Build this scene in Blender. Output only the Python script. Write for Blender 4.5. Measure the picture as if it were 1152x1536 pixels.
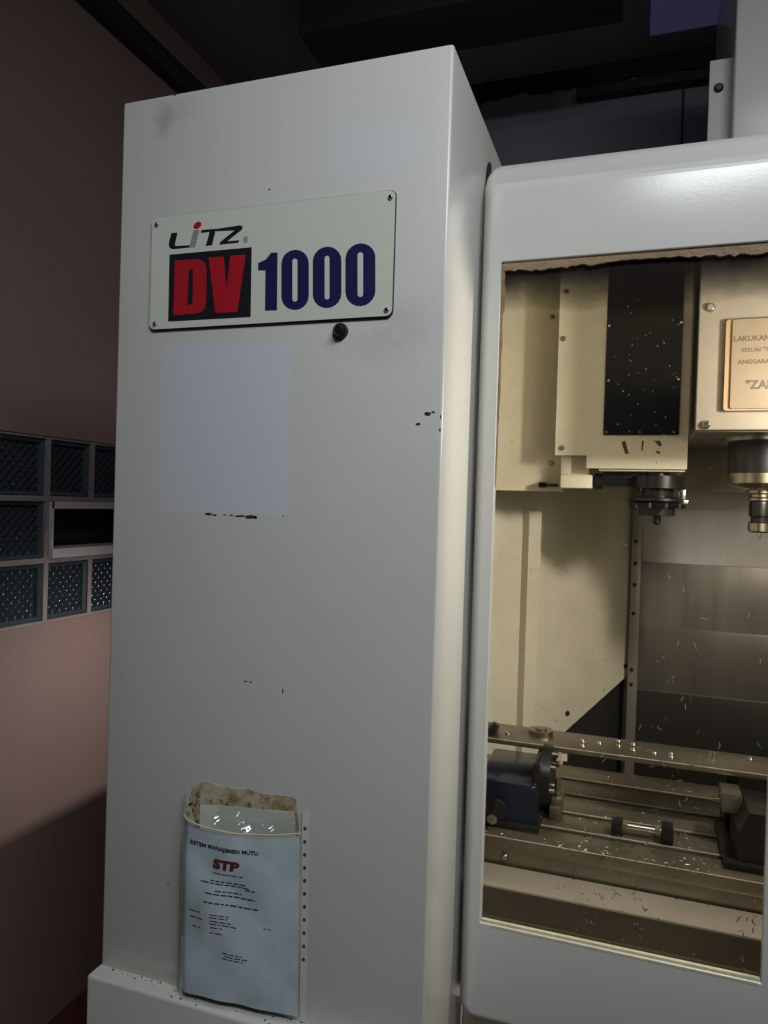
import bpy, bmesh, math, random
from mathutils import Vector, Matrix
from mathutils.geometry import tessellate_polygon
random.seed(7)
for o in list(bpy.data.objects): bpy.data.objects.remove(o)
S = bpy.context.scene
COL = S.collection

# ------------------------------------------------------------------ camera
W, H, F = 1152.0, 1536.0, 1101.12
YAW, PITCH, ROLL = 0.333662, -0.0117205, 0.0302551
CAMZ = 1.68
def cam_axes():
    cy, sy, cp, sp = math.cos(YAW), math.sin(YAW), math.cos(PITCH), math.sin(PITCH)
    f = Vector((-sy*cp, cy*cp, sp)); r = Vector((cy, sy, 0)); u = r.cross(f)
    cr, sr = math.cos(ROLL), math.sin(ROLL)
    return r*cr+u*sr, u*cr-r*sr, f
CR, CU, CF = cam_axes()
cd = bpy.data.cameras.new('camera'); cam = bpy.data.objects.new('camera', cd); COL.objects.link(cam)
cd.sensor_fit = 'VERTICAL'; cd.sensor_height = 36.0; cd.lens = F*36.0/H; cd.clip_start = 0.02
m = Matrix.Identity(4)
for i in range(3):
    m[i][0] = CR[i]; m[i][1] = CU[i]; m[i][2] = -CF[i]
m[2][3] = CAMZ
cam.matrix_world = m
S.camera = cam
def at(px, py, axis, v):
    """world point where the ray through a photo pixel meets the plane axis = v"""
    d = CR*((px-W/2)/F) - CU*((py-H/2)/F) + CF
    if axis == 2: v -= CAMZ
    p = d*(v/d[axis])
    return Vector((p.x, p.y, p.z+CAMZ))

# ------------------------------------------------------------------ world, lights, exposure
wd = bpy.data.worlds.new('world'); S.world = wd; wd.use_nodes = True
wd.node_tree.nodes['Background'].inputs[0].default_value = (0.62, 0.72, 0.9, 1)
wd.node_tree.nodes['Background'].inputs[1].default_value = 0.032
S.view_settings.view_transform = 'Standard'; S.view_settings.look = 'None'
S.view_settings.gamma = 1.0; S.view_settings.exposure = 0.0
S.view_settings.use_curve_mapping = False
def area(name, loc, target, sx, sy, power, color, spread=180):
    l = bpy.data.lights.new(name, 'AREA'); l.shape = 'RECTANGLE'; l.size = sx; l.size_y = sy
    l.energy = power; l.color = color; l.spread = math.radians(spread)
    o = bpy.data.objects.new(name, l); COL.objects.link(o); o.location = loc
    d = Vector(target)-Vector(loc); o.rotation_euler = d.to_track_quat('-Z', 'Y').to_euler()
    return o
# fluorescent room lamp on the ceiling behind the photographer
area('room_lamp', (0.68, -0.28, 3.24), (-0.05, 1.1, 1.6), 1.5, 0.16, 13.8, (0.93, 0.96, 1.0), 108)
# added unseen strip light, placed only for the door fold highlight
area('highlight_strip', (0.45, 0.10, 3.40), (0.2, 0.9, 1.8), 1.1, 0.03, 3.0, (0.90, 0.95, 1.0), 150)
# warm work lamp inside the enclosure, right of the window
area('work_lamp', (0.515, 1.40, 1.955), (-0.30, 1.50, 1.44), 0.08, 0.11, 12.5, (1.0, 0.94, 0.85), 180)
# added unseen spot behind the column, lighting the lower pink wall
sl = bpy.data.lights.new('added_wall_spot', 'SPOT'); sl.energy = 13.5; sl.color = (1.0, 0.92, 0.88); sl.shadow_soft_size = 0.004
sl.spot_size = math.radians(100); sl.spot_blend = 1.0
slo = bpy.data.objects.new('added_wall_spot', sl); COL.objects.link(slo); slo.location = (-1.0, 2.0, 1.348)
slo.rotation_euler = (Vector((-1.72, 1.86, 0.93))-Vector((-1.0, 2.0, 1.348))).to_track_quat('-Z', 'Y').to_euler()

# ------------------------------------------------------------------ materials
def lin(r, g, b):
    f = lambda c: (c/255/12.92) if c/255 <= .04045 else ((c/255+.055)/1.055)**2.4
    return (f(r), f(g), f(b), 1)
class NT:
    def __init__(s, name):
        s.m = bpy.data.materials.new(name); s.m.use_nodes = True
        s.t = s.m.node_tree; s.n = s.t.nodes; s.b = s.n['Principled BSDF']; s.out = s.n['Material Output']
    def add(s, typ, **kw):
        n = s.n.new(typ)
        for k, v in kw.items(): setattr(n, k, v)
        return n
    def link(s, a, b): s.t.links.new(a, b)
    def val(s, x, sock):
        if isinstance(x, (int, float)): sock.default_value = x
        else: s.link(x, sock)
    def math(s, op, a, b=0.0, clamp=False):
        n = s.add('ShaderNodeMath', operation=op, use_clamp=clamp); s.val(a, n.inputs[0]); s.val(b, n.inputs[1]); return n.outputs[0]
    def pos(s): return s.add('ShaderNodeNewGeometry').outputs['Position']
    def sep(s, v):
        n = s.add('ShaderNodeSeparateXYZ'); s.link(v, n.inputs[0]); return n.outputs
    def noise(s, vec, scale, detail=4, stretch=None, rough=.6):
        if stretch:
            mp = s.add('ShaderNodeMapping'); mp.inputs['Scale'].default_value = stretch; s.link(vec, mp.inputs[0]); vec = mp.outputs[0]
        n = s.add('ShaderNodeTexNoise'); n.inputs['Scale'].default_value = scale; n.inputs['Detail'].default_value = detail
        n.inputs['Roughness'].default_value = rough
        s.link(vec, n.inputs['Vector']); return n.outputs['Fac']
    def ramp(s, fac, lo, hi):
        n = s.add('ShaderNodeMapRange'); n.clamp = True; s.link(fac, n.inputs[0])
        n.inputs[1].default_value = lo; n.inputs[2].default_value = hi; return n.outputs[0]
    def mix(s, fac, a, b):
        n = s.add('ShaderNodeMix', data_type='RGBA')
        s.val(fac, n.inputs[0])
        for x, i in ((a, 6), (b, 7)):
            if isinstance(x, tuple): n.inputs[i].default_value = x
            else: s.link(x, n.inputs[i])
        return n.outputs[2]
    def rect(s, x0, x1, z0, z1, soft=.004):
        p = s.sep(s.pos())
        a = s.math('MULTIPLY', s.ramp(p[0], x0-soft, x0+soft), s.math('SUBTRACT', 1.0, s.ramp(p[0], x1-soft, x1+soft)))
        b = s.math('MULTIPLY', s.ramp(p[2], z0-soft, z0+soft), s.math('SUBTRACT', 1.0, s.ramp(p[2], z1-soft, z1+soft)))
        return s.math('MULTIPLY', a, b)
    def bump(s, h, strength, dist=.002):
        n = s.add('ShaderNodeBump'); n.inputs['Strength'].default_value = strength; n.inputs['Distance'].default_value = dist
        s.link(h, n.inputs['Height']); s.link(n.outputs[0], s.b.inputs['Normal'])
def mat(name, col, rough=.5, metal=0., var=.0, scale=8, dirt=None, bump=0, bscale=200, stretch=None, spec=.5):
    t = NT(name); b = t.b; b.inputs['Roughness'].default_value = rough; b.inputs['Metallic'].default_value = metal
    b.inputs['Specular IOR Level'].default_value = spec
    c = col
    if var:
        d = dirt or tuple(list(x*.55 for x in col[:3])+[1])
        f = t.ramp(t.noise(t.pos(), scale, 6, stretch), .35, .75)
        c = t.mix(t.math('MULTIPLY', f, var), col, d)
        t.link(c, b.inputs['Base Color'])
    else: b.inputs['Base Color'].default_value = col
    if bump: t.bump(t.noise(t.pos(), bscale, 2), bump)
    return t.m
PAINT = (.56, .565, .53, 1)
# column paint: ivory sheet metal with a cleaner rectangle where a poster hung and some grime
def column_paint():
    t = NT('ivory_machine_paint_worn'); b = t.b
    P = t.pos()
    base = t.mix(t.math('MULTIPLY', t.ramp(t.noise(P, 3.2, 6), .4, .75), .22), PAINT, (.46, .45, .40, 1))
    a, c = at(243, 540, 1, 1.05), at(431, 774, 1, 1.05)
    clean = t.rect(a.x, c.x, c.z, 1.935, .004)
    base = t.mix(t.math('MULTIPLY', clean, .75), base, (.56, .585, .64, 1))
    a2, c2 = at(490, 200, 1, 1.05), at(622, 250, 1, 1.05)
    base = t.mix(t.math('MULTIPLY', t.rect(a2.x, c2.x, c2.z, a2.z, .02), .35), base, (.56, .585, .64, 1))
    def smear(px, py, w, h, amt, col):
        nonlocal base
        q = at(px, py, 1, 1.05); p = t.sep(P)
        dx = t.math('DIVIDE', t.math('SUBTRACT', p[0], q.x), w); dz = t.math('DIVIDE', t.math('SUBTRACT', p[2], q.z), h)
        r = t.math('SQRT', t.math('ADD', t.math('MULTIPLY', dx, dx), t.math('MULTIPLY', dz, dz)))
        r = t.math('ADD', r, t.math('MULTIPLY', t.math('SUBTRACT', t.noise(P, 40, 4), .5), 1.6))
        f = t.math('SUBTRACT', 1.0, t.ramp(r, .1, 1.1))
        base = t.mix(t.math('MULTIPLY', f, amt), base, col)
    smear(246, 182, .022, .035, .5, (.27, .25, .20, 1))
    smear(262, 165, .05, .02, .3, (.33, .31, .26, 1))
    smear(600, 480, .07, .04, .32, (.33, .32, .30, 1))
    smear(580, 520, .10, .03, .28, (.36, .36, .35, 1))
    smear(300, 1478, .2, .012, .55, (.36, .30, .2, 1))
    t.link(base, b.inputs['Base Color']); b.inputs['Roughness'].default_value = .3
    t.bump(t.noise(P, 260, 2), .05, .0006)
    return t.m
M = {}
M['column'] = column_paint()
M['paint'] = mat('ivory_machine_paint', PAINT, .2, var=.2, scale=5, dirt=(.44, .43, .38, 1), bump=.03, bscale=260)
M['cream'] = mat('cream_interior_paint', (.58, .545, .45, 1), .38, var=.25, scale=6, dirt=(.42, .35, .22, 1), stretch=(1, 1, .25))
M['magcream'] = mat('cream_cover_paint_lifted', (.72, .67, .54, 1), .4, var=.2, scale=6, dirt=(.55, .48, .33, 1))  # interior cream lightened where lamp light is weak, and for more bounce
M['headcream'] = mat('cream_head_paint_dimmed', (.225, .203, .17, 1), .45, var=.18, scale=7, dirt=(.5, .4, .26, 1))  # cream darkened to offset the close work lamp
M['pink'] = mat('pink_wall_plaster', (.285, .195, .17, 1), .85, var=.4, scale=2.2, dirt=(.21, .155, .14, 1), bump=.35, bscale=60)
M['greywall'] = mat('grey_back_wall', (.27, .25, .29, 1), .9, var=.4, scale=3)
M['ceiling'] = mat('dark_ceiling', (.22, .20, .21, 1), .9, var=.4, scale=2)
M['beam'] = mat('dark_beam', (.035, .032, .036, 1), .8, var=.4, scale=5)
M['soot'] = mat('sooty_black_plaster', (.02, .019, .022, 1), .9, var=.4, scale=9)
M['floor'] = mat('red_oxide_floor', (.12, .035, .03, 1), .6, var=.5, scale=6)
M['steel'] = mat('oily_machined_steel', (.36, .335, .27, 1), .3, 1.0, var=.55, scale=14, dirt=(.17, .14, .09, 1))
M['tsteel'] = mat('worn_table_steel', (.22, .20, .155, 1), .34, .75, var=.6, scale=9, dirt=(.09, .07, .045, 1), bump=.1)
M['lip'] = mat('polished_steel_edge', (.55, .53, .46, 1), .3, .2, var=.7, scale=30, dirt=(.2, .18, .13, 1))
M['bright'] = mat('bright_steel', (.62, .6, .57, 1), .18, 1.0)
M['darkmetal'] = mat('blackened_steel', (.022, .022, .024, 1), .32, .6, var=.5, scale=30, dirt=(.05, .045, .04, 1))
M['black'] = mat('black_plastic', (.012, .012, .014, 1), .22, spec=.3)
M['rubber'] = mat('black_rubber', (.014, .013, .013, 1), .6)
M['void'] = mat('dark_opening', (.004, .004, .004, 1), .9)
M['blue'] = mat('blue_motor_paint', (.007, .014, .030, 1), .2, .3, var=.6, scale=25, dirt=(.012, .014, .02, 1))
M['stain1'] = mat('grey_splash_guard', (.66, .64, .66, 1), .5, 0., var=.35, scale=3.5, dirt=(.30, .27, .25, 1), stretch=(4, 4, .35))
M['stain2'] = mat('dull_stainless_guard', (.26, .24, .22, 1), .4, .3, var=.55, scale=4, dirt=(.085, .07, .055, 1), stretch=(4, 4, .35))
M['stain3'] = mat('dark_stainless_guard', (.15, .14, .125, 1), .4, .3, var=.5, scale=4, dirt=(.05, .044, .036, 1), stretch=(4, 4, .35))
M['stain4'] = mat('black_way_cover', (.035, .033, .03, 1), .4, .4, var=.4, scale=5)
M['sill'] = mat('wet_grey_sill', (.36, .33, .30, 1), .33, .4, var=.4, scale=7, dirt=(.23, .2, .16, 1))
M['apron'] = mat('oil_stained_apron', (.10, .085, .065, 1), .38, .4, var=.6, scale=5, dirt=(.045, .034, .026, 1))
M['white'] = mat('white_paint', (.62, .6, .62, 1), .5, var=.3, scale=20, dirt=(.4, .36, .34, 1))
M['mortar'] = mat('block_joint_plaster', (.30, .26, .25, 1), .8, var=.4, scale=15)
M['plate'] = mat('cream_nameplate_enamel', (.60, .625, .545, 1), .32, var=.12, scale=6, dirt=(.5, .5, .36, 1))
M['ink_black'] = mat('black_print', (.012, .013, .018, 1), .35)
M['ink_red'] = mat('red_print', (.40, .012, .022, 1), .35)
M['ink_blue'] = mat('navy_print', (.014, .014, .075, 1), .35)
M['ink_doc'] = mat('document_ink', (.03, .03, .05, 1), .6)
M['ink_docred'] = mat('document_red_ink', (.16, .02, .028, 1), .6)
M['paper'] = mat('bluish_white_paper', (.66, .74, .78, 1), .6, var=.75, scale=13, dirt=(.36, .45, .48, 1))
M['notice'] = mat('yellowed_notice_card_dimmed', (.19, .152, .105, 1), .5, var=.4, scale=9, dirt=(.15, .10, .05, 1))  # card colour lowered against the strong lamp light on it
M['tan'] = mat('tan_card_edge', (.30, .19, .10, 1), .6)
M['ink_tan'] = mat('faded_brown_print', (.07, .048, .034, 1), .6)
M['seal'] = mat('grimy_brown_sealant', (.28, .19, .10, 1), .6, var=.8, scale=30, dirt=(.10, .06, .03, 1), bump=.8, bscale=150, stretch=(.4, 1, 1))
M['sealw'] = mat('cream_sealant', (.62, .57, .40, 1), .5, var=.5, scale=40, dirt=(.30, .26, .14, 1))
M['chip'] = mat('paint_chip_primer', (.016, .016, .016, 1), .7)
M['swarf'] = mat('bright_metal_chips', (.62, .6, .55, 1), .35, .5)
M['swarf2'] = mat('teal_metal_chips', (.20, .38, .36, 1), .3, .6)
M['crumb'] = mat('dark_oily_chips', (.03, .026, .02, 1), .5)
def tape_mat():
    t = NT('stained_adhesive_tape'); P = t.pos()
    c = t.mix(t.ramp(t.noise(P, 45, 5), .45, .62), (.50, .45, .32, 1), (.27, .21, .09, 1))
    p = t.sep(P)
    f = t.math('MULTIPLY', t.ramp(t.noise(P, 95, 5), .56, .62), t.math('SUBTRACT', 1.0, t.ramp(p[2], 1.175, 1.205)))
    c = t.mix(f, c, (.05, .042, .014, 1)); t.link(c, t.b.inputs['Base Color']); t.b.inputs['Roughness'].default_value = .35
    return t.m
M['tape'] = tape_mat()
def clear(name, tint, gloss_rough, refl, bump=0, bscale=20, grime=None):
    t = NT(name)
    tr = t.add('ShaderNodeBsdfTransparent'); tr.inputs[0].default_value = tint
    gl = t.add('ShaderNodeBsdfGlossy'); gl.inputs['Roughness'].default_value = gloss_rough; gl.inputs[0].default_value = (1, 1, 1, 1)
    if bump:
        bn = t.add('ShaderNodeBump'); bn.inputs['Strength'].default_value = bump; bn.inputs['Distance'].default_value = .01
        t.link(t.noise(t.pos(), bscale, 3, (1, 1, .5)), bn.inputs['Height']); t.link(bn.outputs[0], gl.inputs['Normal'])
    lw = t.add('ShaderNodeLayerWeight'); fz = t.math('ADD', .04, t.math('MULTIPLY', .96, t.math('POWER', lw.outputs['Facing'], 5.0)))
    mx = t.add('ShaderNodeMixShader'); t.link(t.math('MULTIPLY', fz, refl, True), mx.inputs[0])
    t.link(tr.outputs[0], mx.inputs[1]); t.link(gl.outputs[0], mx.inputs[2]); last = mx.outputs[0]
    if grime:
        df = t.add('ShaderNodeBsdfDiffuse'); fac, col = grime(t); df.inputs[0].default_value = col
        m2 = t.add('ShaderNodeMixShader'); t.link(fac, m2.inputs[0]); t.link(last, m2.inputs[1]); t.link(df.outputs[0], m2.inputs[2]); last = m2.outputs[0]
    t.link(last, t.out.inputs[0]); return t.m
YD = 1.24                                             # door front plane
WT = at(754, 393, 1, YD).z; WB = at(719, 1383, 1, YD).z
WL = at(736, 900, 1, YD).x; WR = at(1142, 1480, 1, YD).x
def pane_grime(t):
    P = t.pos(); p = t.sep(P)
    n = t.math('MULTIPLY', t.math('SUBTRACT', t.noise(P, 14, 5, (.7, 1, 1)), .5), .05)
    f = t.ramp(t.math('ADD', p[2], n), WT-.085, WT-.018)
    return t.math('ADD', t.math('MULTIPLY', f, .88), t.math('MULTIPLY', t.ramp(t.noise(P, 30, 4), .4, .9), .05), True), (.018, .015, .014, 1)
M['pane'] = clear('oily_clear_window', (.95, .93, .88, 1), .03, .55, grime=pane_grime)
M['film'] = clear('wrinkled_clear_plastic', (.93, .95, .95, 1), .07, 1.3, bump=.9, bscale=22)
def glassblock():
    t = NT('ribbed_glass_block'); b = t.b
    P = t.pos(); s = t.sep(P)
    a = t.math('ADD', s[1], s[2]); c = t.math('SUBTRACT', s[1], s[2])
    k = math.pi/.021
    h = t.math('ADD', t.math('ABSOLUTE', t.math('SINE', t.math('MULTIPLY', a, k*.7))), t.math('ABSOLUTE', t.math('SINE', t.math('MULTIPLY', c, k*.7))))
    b.inputs['Base Color'].default_value = (.026, .036, .046, 1); b.inputs['Roughness'].default_value = .12
    b.inputs['Specular IOR Level'].default_value = .8; b.inputs['Coat Weight'].default_value = .4
    t.bump(h, .9, .004); return t.m
M['block'] = glassblock()
M['blockrim'] = mat('glass_block_rim', (.055, .075, .09, 1), .2)
def emit(name, col, st):
    t = NT(name); t.b.inputs['Base Color'].default_value = (.1, .1, .12, 1)
    t.b.inputs['Emission Color'].default_value = col; t.b.inputs['Emission Strength'].default_value = st; return t.m
M['skylight'] = emit('night_sky_roof_sheet', (.26, .25, .62, 1), .06)
M['tube'] = emit('lamp_diffuser', (1, .85, .6, 1), 1.0)

# ------------------------------------------------------------------ builders
WLOC = {}
def link_obj(o, parent, loc):
    COL.objects.link(o); o.location = loc; WLOC[o.name] = Vector(loc)
    if parent is not None:
        o.parent = parent; o.matrix_parent_inverse = Matrix.Translation(-WLOC[parent.name])
    return o
def tag(o, label=None, cat=None, group=None, kind=None):
    if label: o['label'] = label
    if cat: o['category'] = cat
    if group: o['group'] = group
    if kind: o['kind'] = kind
    return o
def thing(name, label, cat, loc, kind=None):
    return tag(link_obj(bpy.data.objects.new(name, None), None, loc), label, cat, None, kind)
class MB:
    def __init__(s): s.bm = bmesh.new()
    def box(s, x0, x1, y0, y1, z0, z1, bev=0, seg=2):
        r = bmesh.ops.create_cube(s.bm, size=1.0, matrix=Matrix.Translation(((x0+x1)/2, (y0+y1)/2, (z0+z1)/2)) @ Matrix.Diagonal((x1-x0, y1-y0, z1-z0, 1)))
        if bev:
            es = list({e for v in r['verts'] for e in v.link_edges})
            bmesh.ops.bevel(s.bm, geom=es, offset=bev, segments=seg, affect='EDGES', profile=.5)
        return s
    def cyl(s, c, axis, r0, r1, ln, n=24):
        """cylinder/cone from c along axis"""
        ax = Vector(axis).normalized(); q = ax.to_track_quat('Z', 'Y').to_matrix().to_4x4()
        bmesh.ops.create_cone(s.bm, cap_ends=True, segments=n, radius1=r0, radius2=r1, depth=ln,
                              matrix=Matrix.Translation(Vector(c)+ax*ln/2) @ q)
        return s
    def lathe(s, c, prof, n=40):
        """prof: (radius, z) from top to bottom around the vertical through c"""
        rings = []
        for r, z in prof:
            rings.append([s.bm.verts.new((c[0]+r*math.cos(2*math.pi*i/n), c[1]+r*math.sin(2*math.pi*i/n), z)) for i in range(n)])
        for a, b in zip(rings, rings[1:]):
            for i in range(n): s.bm.faces.new((a[i], b[i], b[(i+1) % n], a[(i+1) % n]))
        s.bm.faces.new(rings[0]); s.bm.faces.new(rings[-1]); return s
    def prism(s, loops, d, bev=0):
        """polygon (loops[0], holes after) of 3-D points extruded by d"""
        d = Vector(d); loops = [[Vector(p) for p in L] for L in loops]
        tris = tessellate_polygon(loops); flat = [p for L in loops for p in L]
        a = [s.bm.verts.new(p) for p in flat]; b = [s.bm.verts.new(p+d) for p in flat]
        for t in tris:
            try: s.bm.faces.new([a[i] for i in t]); s.bm.faces.new([b[i] for i in reversed(t)])
            except ValueError: pass
        k = 0
        for L in loops:
            n = len(L)
            for i in range(n): s.bm.faces.new((a[k+i], a[k+(i+1) % n], b[k+(i+1) % n], b[k+i]))
            k += n
        return s
    def grid(s, fn, nu, nv):
        v = [[s.bm.verts.new(fn(i/nu, j/nv)) for i in range(nu+1)] for j in range(nv+1)]
        for j in range(nv):
            for i in range(nu): s.bm.faces.new((v[j][i], v[j][i+1], v[j+1][i+1], v[j+1][i]))
        return s
    def mesh(s, name, mt, smooth=True, fix=True):
        if fix: bmesh.ops.recalc_face_normals(s.bm, faces=s.bm.faces)
        vs = [v.co for v in s.bm.verts]
        lo = Vector([min(v[i] for v in vs) for i in range(3)]); hi = Vector([max(v[i] for v in vs) for i in range(3)])
        c = (lo+hi)/2
        bmesh.ops.translate(s.bm, verts=s.bm.verts, vec=-c)
        me = bpy.data.meshes.new(name)
        if smooth:
            for f in s.bm.faces: f.smooth = True
            for e in s.bm.edges:
                if len(e.link_faces) == 2 and e.calc_face_angle(0) > math.radians(35): e.smooth = False
        s.bm.to_mesh(me); s.bm.free()
        for x in (mt if isinstance(mt, list) else [mt]): me.materials.append(x)
        return me, c
    def build(s, name, mt, parent=None, **kw):
        me, c = s.mesh(name, mt, **kw)
        return link_obj(bpy.data.objects.new(name, me), parent, c)
def inst(name, me, loc, parent, rot=None, scale=1):
    o = bpy.data.objects.new(name, me)
    if rot: o.rotation_euler = rot
    o.scale = (scale,)*3
    return link_obj(o, parent, loc)
def struct(o, label, cat): return tag(o, label, cat, kind='structure')
def text_tris(txt, size, bold=0.0, align='LEFT', spacing=1.0):
    cu = bpy.data.curves.new('t', 'FONT'); cu.body = txt; cu.size = size; cu.offset = bold; cu.align_x = align
    cu.space_character = spacing; cu.resolution_u = 3
    o = bpy.data.objects.new('t', cu); COL.objects.link(o)
    bpy.context.view_layer.update()
    me = o.to_mesh(); V = [tuple(v.co) for v in me.vertices]; Fs = [tuple(p.vertices) for p in me.polygons]
    o.to_mesh_clear(); bpy.data.objects.remove(o); bpy.data.curves.remove(cu)
    return V, Fs
def text_on(name, txt, size, fn, mt, parent, **kw):
    V, Fs = text_tris(txt, size, **kw); b = MB()
    vs = [b.bm.verts.new(fn(x, y)) for x, y, z in V]
    for f in Fs:
        try: b.bm.faces.new([vs[i] for i in f])
        except ValueError: pass
    return b.build(name, mt, parent, smooth=False, fix=False)
def screw_mesh(name, r, h, mt, axis=(0, -1, 0)):
    """round-headed screw with a socket recess, head pointing along axis"""
    b = MB(); ax = Vector(axis)
    b.cyl((0, 0, 0), ax, r, r*.98, h*.55, 14); b.cyl(ax*h*.55, ax, r*.98, r*.62, h*.45, 14)
    b.cyl(ax*h*.92, ax, r*.38, r*.38, h*.12, 6)
    bm = b.bm; me = bpy.data.meshes.new(name)
    for f in bm.faces: f.smooth = len(f.verts) == 4
    bm.to_mesh(me); bm.free(); me.materials.append(mt); return me

# ------------------------------------------------------------------ the room
XW, CEIL, YB = -1.72, 3.45, 3.05
floor = struct(MB().box(XW-.2, 2.6, -3.0, YB+.2, -.1, 0).build('floor', M['floor']), 'dark red painted concrete workshop floor', 'floor')
ceil = struct(MB().box(XW-.2, 2.6, -3.0, YB+.2, CEIL, CEIL+.1).build('ceiling', M['ceiling']), 'dark unlit workshop ceiling above the machine', 'ceiling')
struct(MB().box(XW, 2.6, YB, YB+.15, 0, CEIL).build('wall_back', M['greywall']), 'dark grey wall behind the machining centre', 'wall')
# left wall with a hole for the glass blocks
ZB = [CAMZ+v*1.72 for v in (.102, -.010, -.121, -.234)]       # joints between block rows
YJ = [1.72*(1.048+.1125*k) for k in range(-4, 4)]             # joints between block columns
wy0, wy1, wz0, wz1 = YJ[0], YJ[-1], ZB[3], ZB[0]
wl = MB(); T = .16
wl.box(XW-T, XW, -3.0, wy0, 0, CEIL).box(XW-T, XW, wy1, YB, 0, CEIL).box(XW-T, XW, wy0, wy1, 0, wz0).box(XW-T, XW, wy0, wy1, wz1, CEIL)
struct(wl.build('wall_left', M['pink']), 'pink painted plaster wall with a band of glass blocks', 'wall')
a = at(130, 0, 0, XW); z_tr = 3.285
struct(MB().box(XW, XW+.05, -3, YB, 3.225, 3.305, .004).build('trim_1', M['beam']), 'dark narrow ledge running high along the pink wall', 'trim')
# beams under the ceiling
struct(MB().box(-1.165, -.10, 2.30, 2.55, 3.29, CEIL, .006).build('trim_2', M['beam']), 'wide dark beam running across under the ceiling', 'beam')
p0 = at(866, 150, 1, YB); p1 = at(1075, 123, 1, YB)
struct(MB().box(p0.x, 1.6, YB-.06, YB, p0.z-.018, p0.z+.018, .003).build('trim_3', M['beam']), 'long dark batten fixed high on the grey back wall', 'batten')
q = at(1024, 170, 1, YB)
struct(MB().box(q.x-.004, q.x+.004, YB-.008, YB, q.z-.30, q.z+.09).build('trim_4', M['beam']), 'thin dark vertical cable strip on the grey back wall', 'trim')
sk = [at(x, y, 2, CEIL-.012) for x, y in ((975, 54), (1090, 42))]
struct(MB().box(sk[0].x, sk[0].x+.62, sk[0].y-.75, sk[0].y, CEIL-.012, CEIL-.002).build('window_2', M['skylight']), 'dim violet translucent roof sheet in the dark ceiling', 'skylight')
# crumbling plaster along the top of the back wall
b = MB(); pts = []
x = -.80
while x < .55:
    pts.append((x, YB-.012, 3.372-.012*x+random.uniform(-.012, .012))); x += random.uniform(.015, .05)
b.prism([[(-.80, YB-.012, CEIL)]+pts+[(.55, YB-.012, CEIL)]], (0, .012, 0))
struct(b.build('trim_5', M['soot']), 'ragged dark plaster edge at the top of the back wall', 'trim')

# glass block window
win = thing('window_1', 'band of square ribbed glass blocks with a black vent opening in pink wall', 'window', (XW-.05, (wy0+wy1)/2, wz0), 'structure')
J = .009
b = MB()
for z in ZB: b.box(XW-.10, XW-.004, wy0, wy1, z-J, z+J, .002)
for k, y in enumerate(YJ):
    for r in range(3):
        if r == 1 and k in (5,): continue            # the vent spans two columns
        b.box(XW-.099, XW-.005, y-J, y+J, ZB[r+1]+J-.001, ZB[r]-J+.001)
b.build('block_joints', M['mortar'], win)
def block_mesh():
    hw = (YJ[1]-YJ[0])/2-J; hh = (ZB[0]-ZB[1])/2-J; b = MB()
    r1, r2 = hw, hw*.90; 
    def ring(k, x): return [b.bm.verts.new((x, sy*hw*k, sz*hh*k)) for sy, sz in ((-1, -1), (1, -1), (1, 1), (-1, 1))]
    R = [ring(1, -.085), ring(1, -.022), ring(.97, -.014), ring(.86, -.020), ring(.84, -.030)]
    for i, (p, q) in enumerate(zip(R, R[1:])):
        for j in range(4):
            f = b.bm.faces.new((p[j], p[(j+1) % 4], q[(j+1) % 4], q[j])); f.material_index = 1
    b.bm.faces.new(R[-1]).material_index = 0; b.bm.faces.new(R[0]).material_index = 1
    bmesh.ops.recalc_face_normals(b.bm, faces=b.bm.faces)
    me = bpy.data.meshes.new('glass_block'); b.bm.to_mesh(me); b.bm.free()
    me.materials.append(M['block']); me.materials.append(M['blockrim']); return me
bme = block_mesh()
for k in range(len(YJ)-1):
    for r in range(3):
        if r == 1 and k in (4, 5): continue
        inst('glass_block', bme, (XW+.004, (YJ[k]+YJ[k+1])/2, (ZB[r]+ZB[r+1])/2), win)
vy0, vy1, vz0, vz1 = YJ[4]+J-.001, YJ[6]-J+.001, ZB[2]+J-.001, ZB[1]-J+.001
b = MB(); b.box(XW-.02, XW+.006, vy0, vy0+.008, vz0, vz1).box(XW-.02, XW+.006, vy1-.012, vy1, vz0, vz1)
b.box(XW-.085, XW+.006, vy0, vy1, vz1-.022, vz1).box(XW-.085, XW+.012, vy0, vy1, vz0, vz0+.028)
b.build('vent_frame', M['white'], win)
MB().box(XW-.095, XW-.085, vy0, vy1, vz0, vz1).box(XW-.09, XW-.02, vy1-.008, vy1, vz0, vz1).build('vent_back', M['void'], win)

# ------------------------------------------------------------------ machining centre
YC = 1.05
CX0, CX1 = -.8625, -.2775; CTOP = CAMZ+.645*YC; LEDGE = CAMZ-.782*YC
mc = thing('machining_centre', 'ivory vertical machining centre with tall side column and sliding window door', 'machine', (-.1, 1.9, 0))
col = MB().box(CX0, CX1, YC, 1.455, .62, CTOP, .0045, 3).build('side_column', M['column'], mc)
MB().box(CX0-.004, CX1-.001, 1.0185, 1.455, 0.02, LEDGE, .006, 3).build('plinth', M['paint'], mc)
# bits of grime lying on the ledge of the plinth
b = MB()
for i in range(46):
    u = random.random(); r = random.uniform(.0006, .0018); y = YC-.0015-abs(random.gauss(0, .004)) if random.random() < .7 else random.uniform(1.02, 1.05)
    b.cyl((CX0+.02+u*.4, max(y, 1.022), LEDGE), (0, 0, 1), r, r*.6, r, 5)
tag(b.build('dirt_specks', M['crumb'], mc, smooth=False), kind='stuff')
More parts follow.
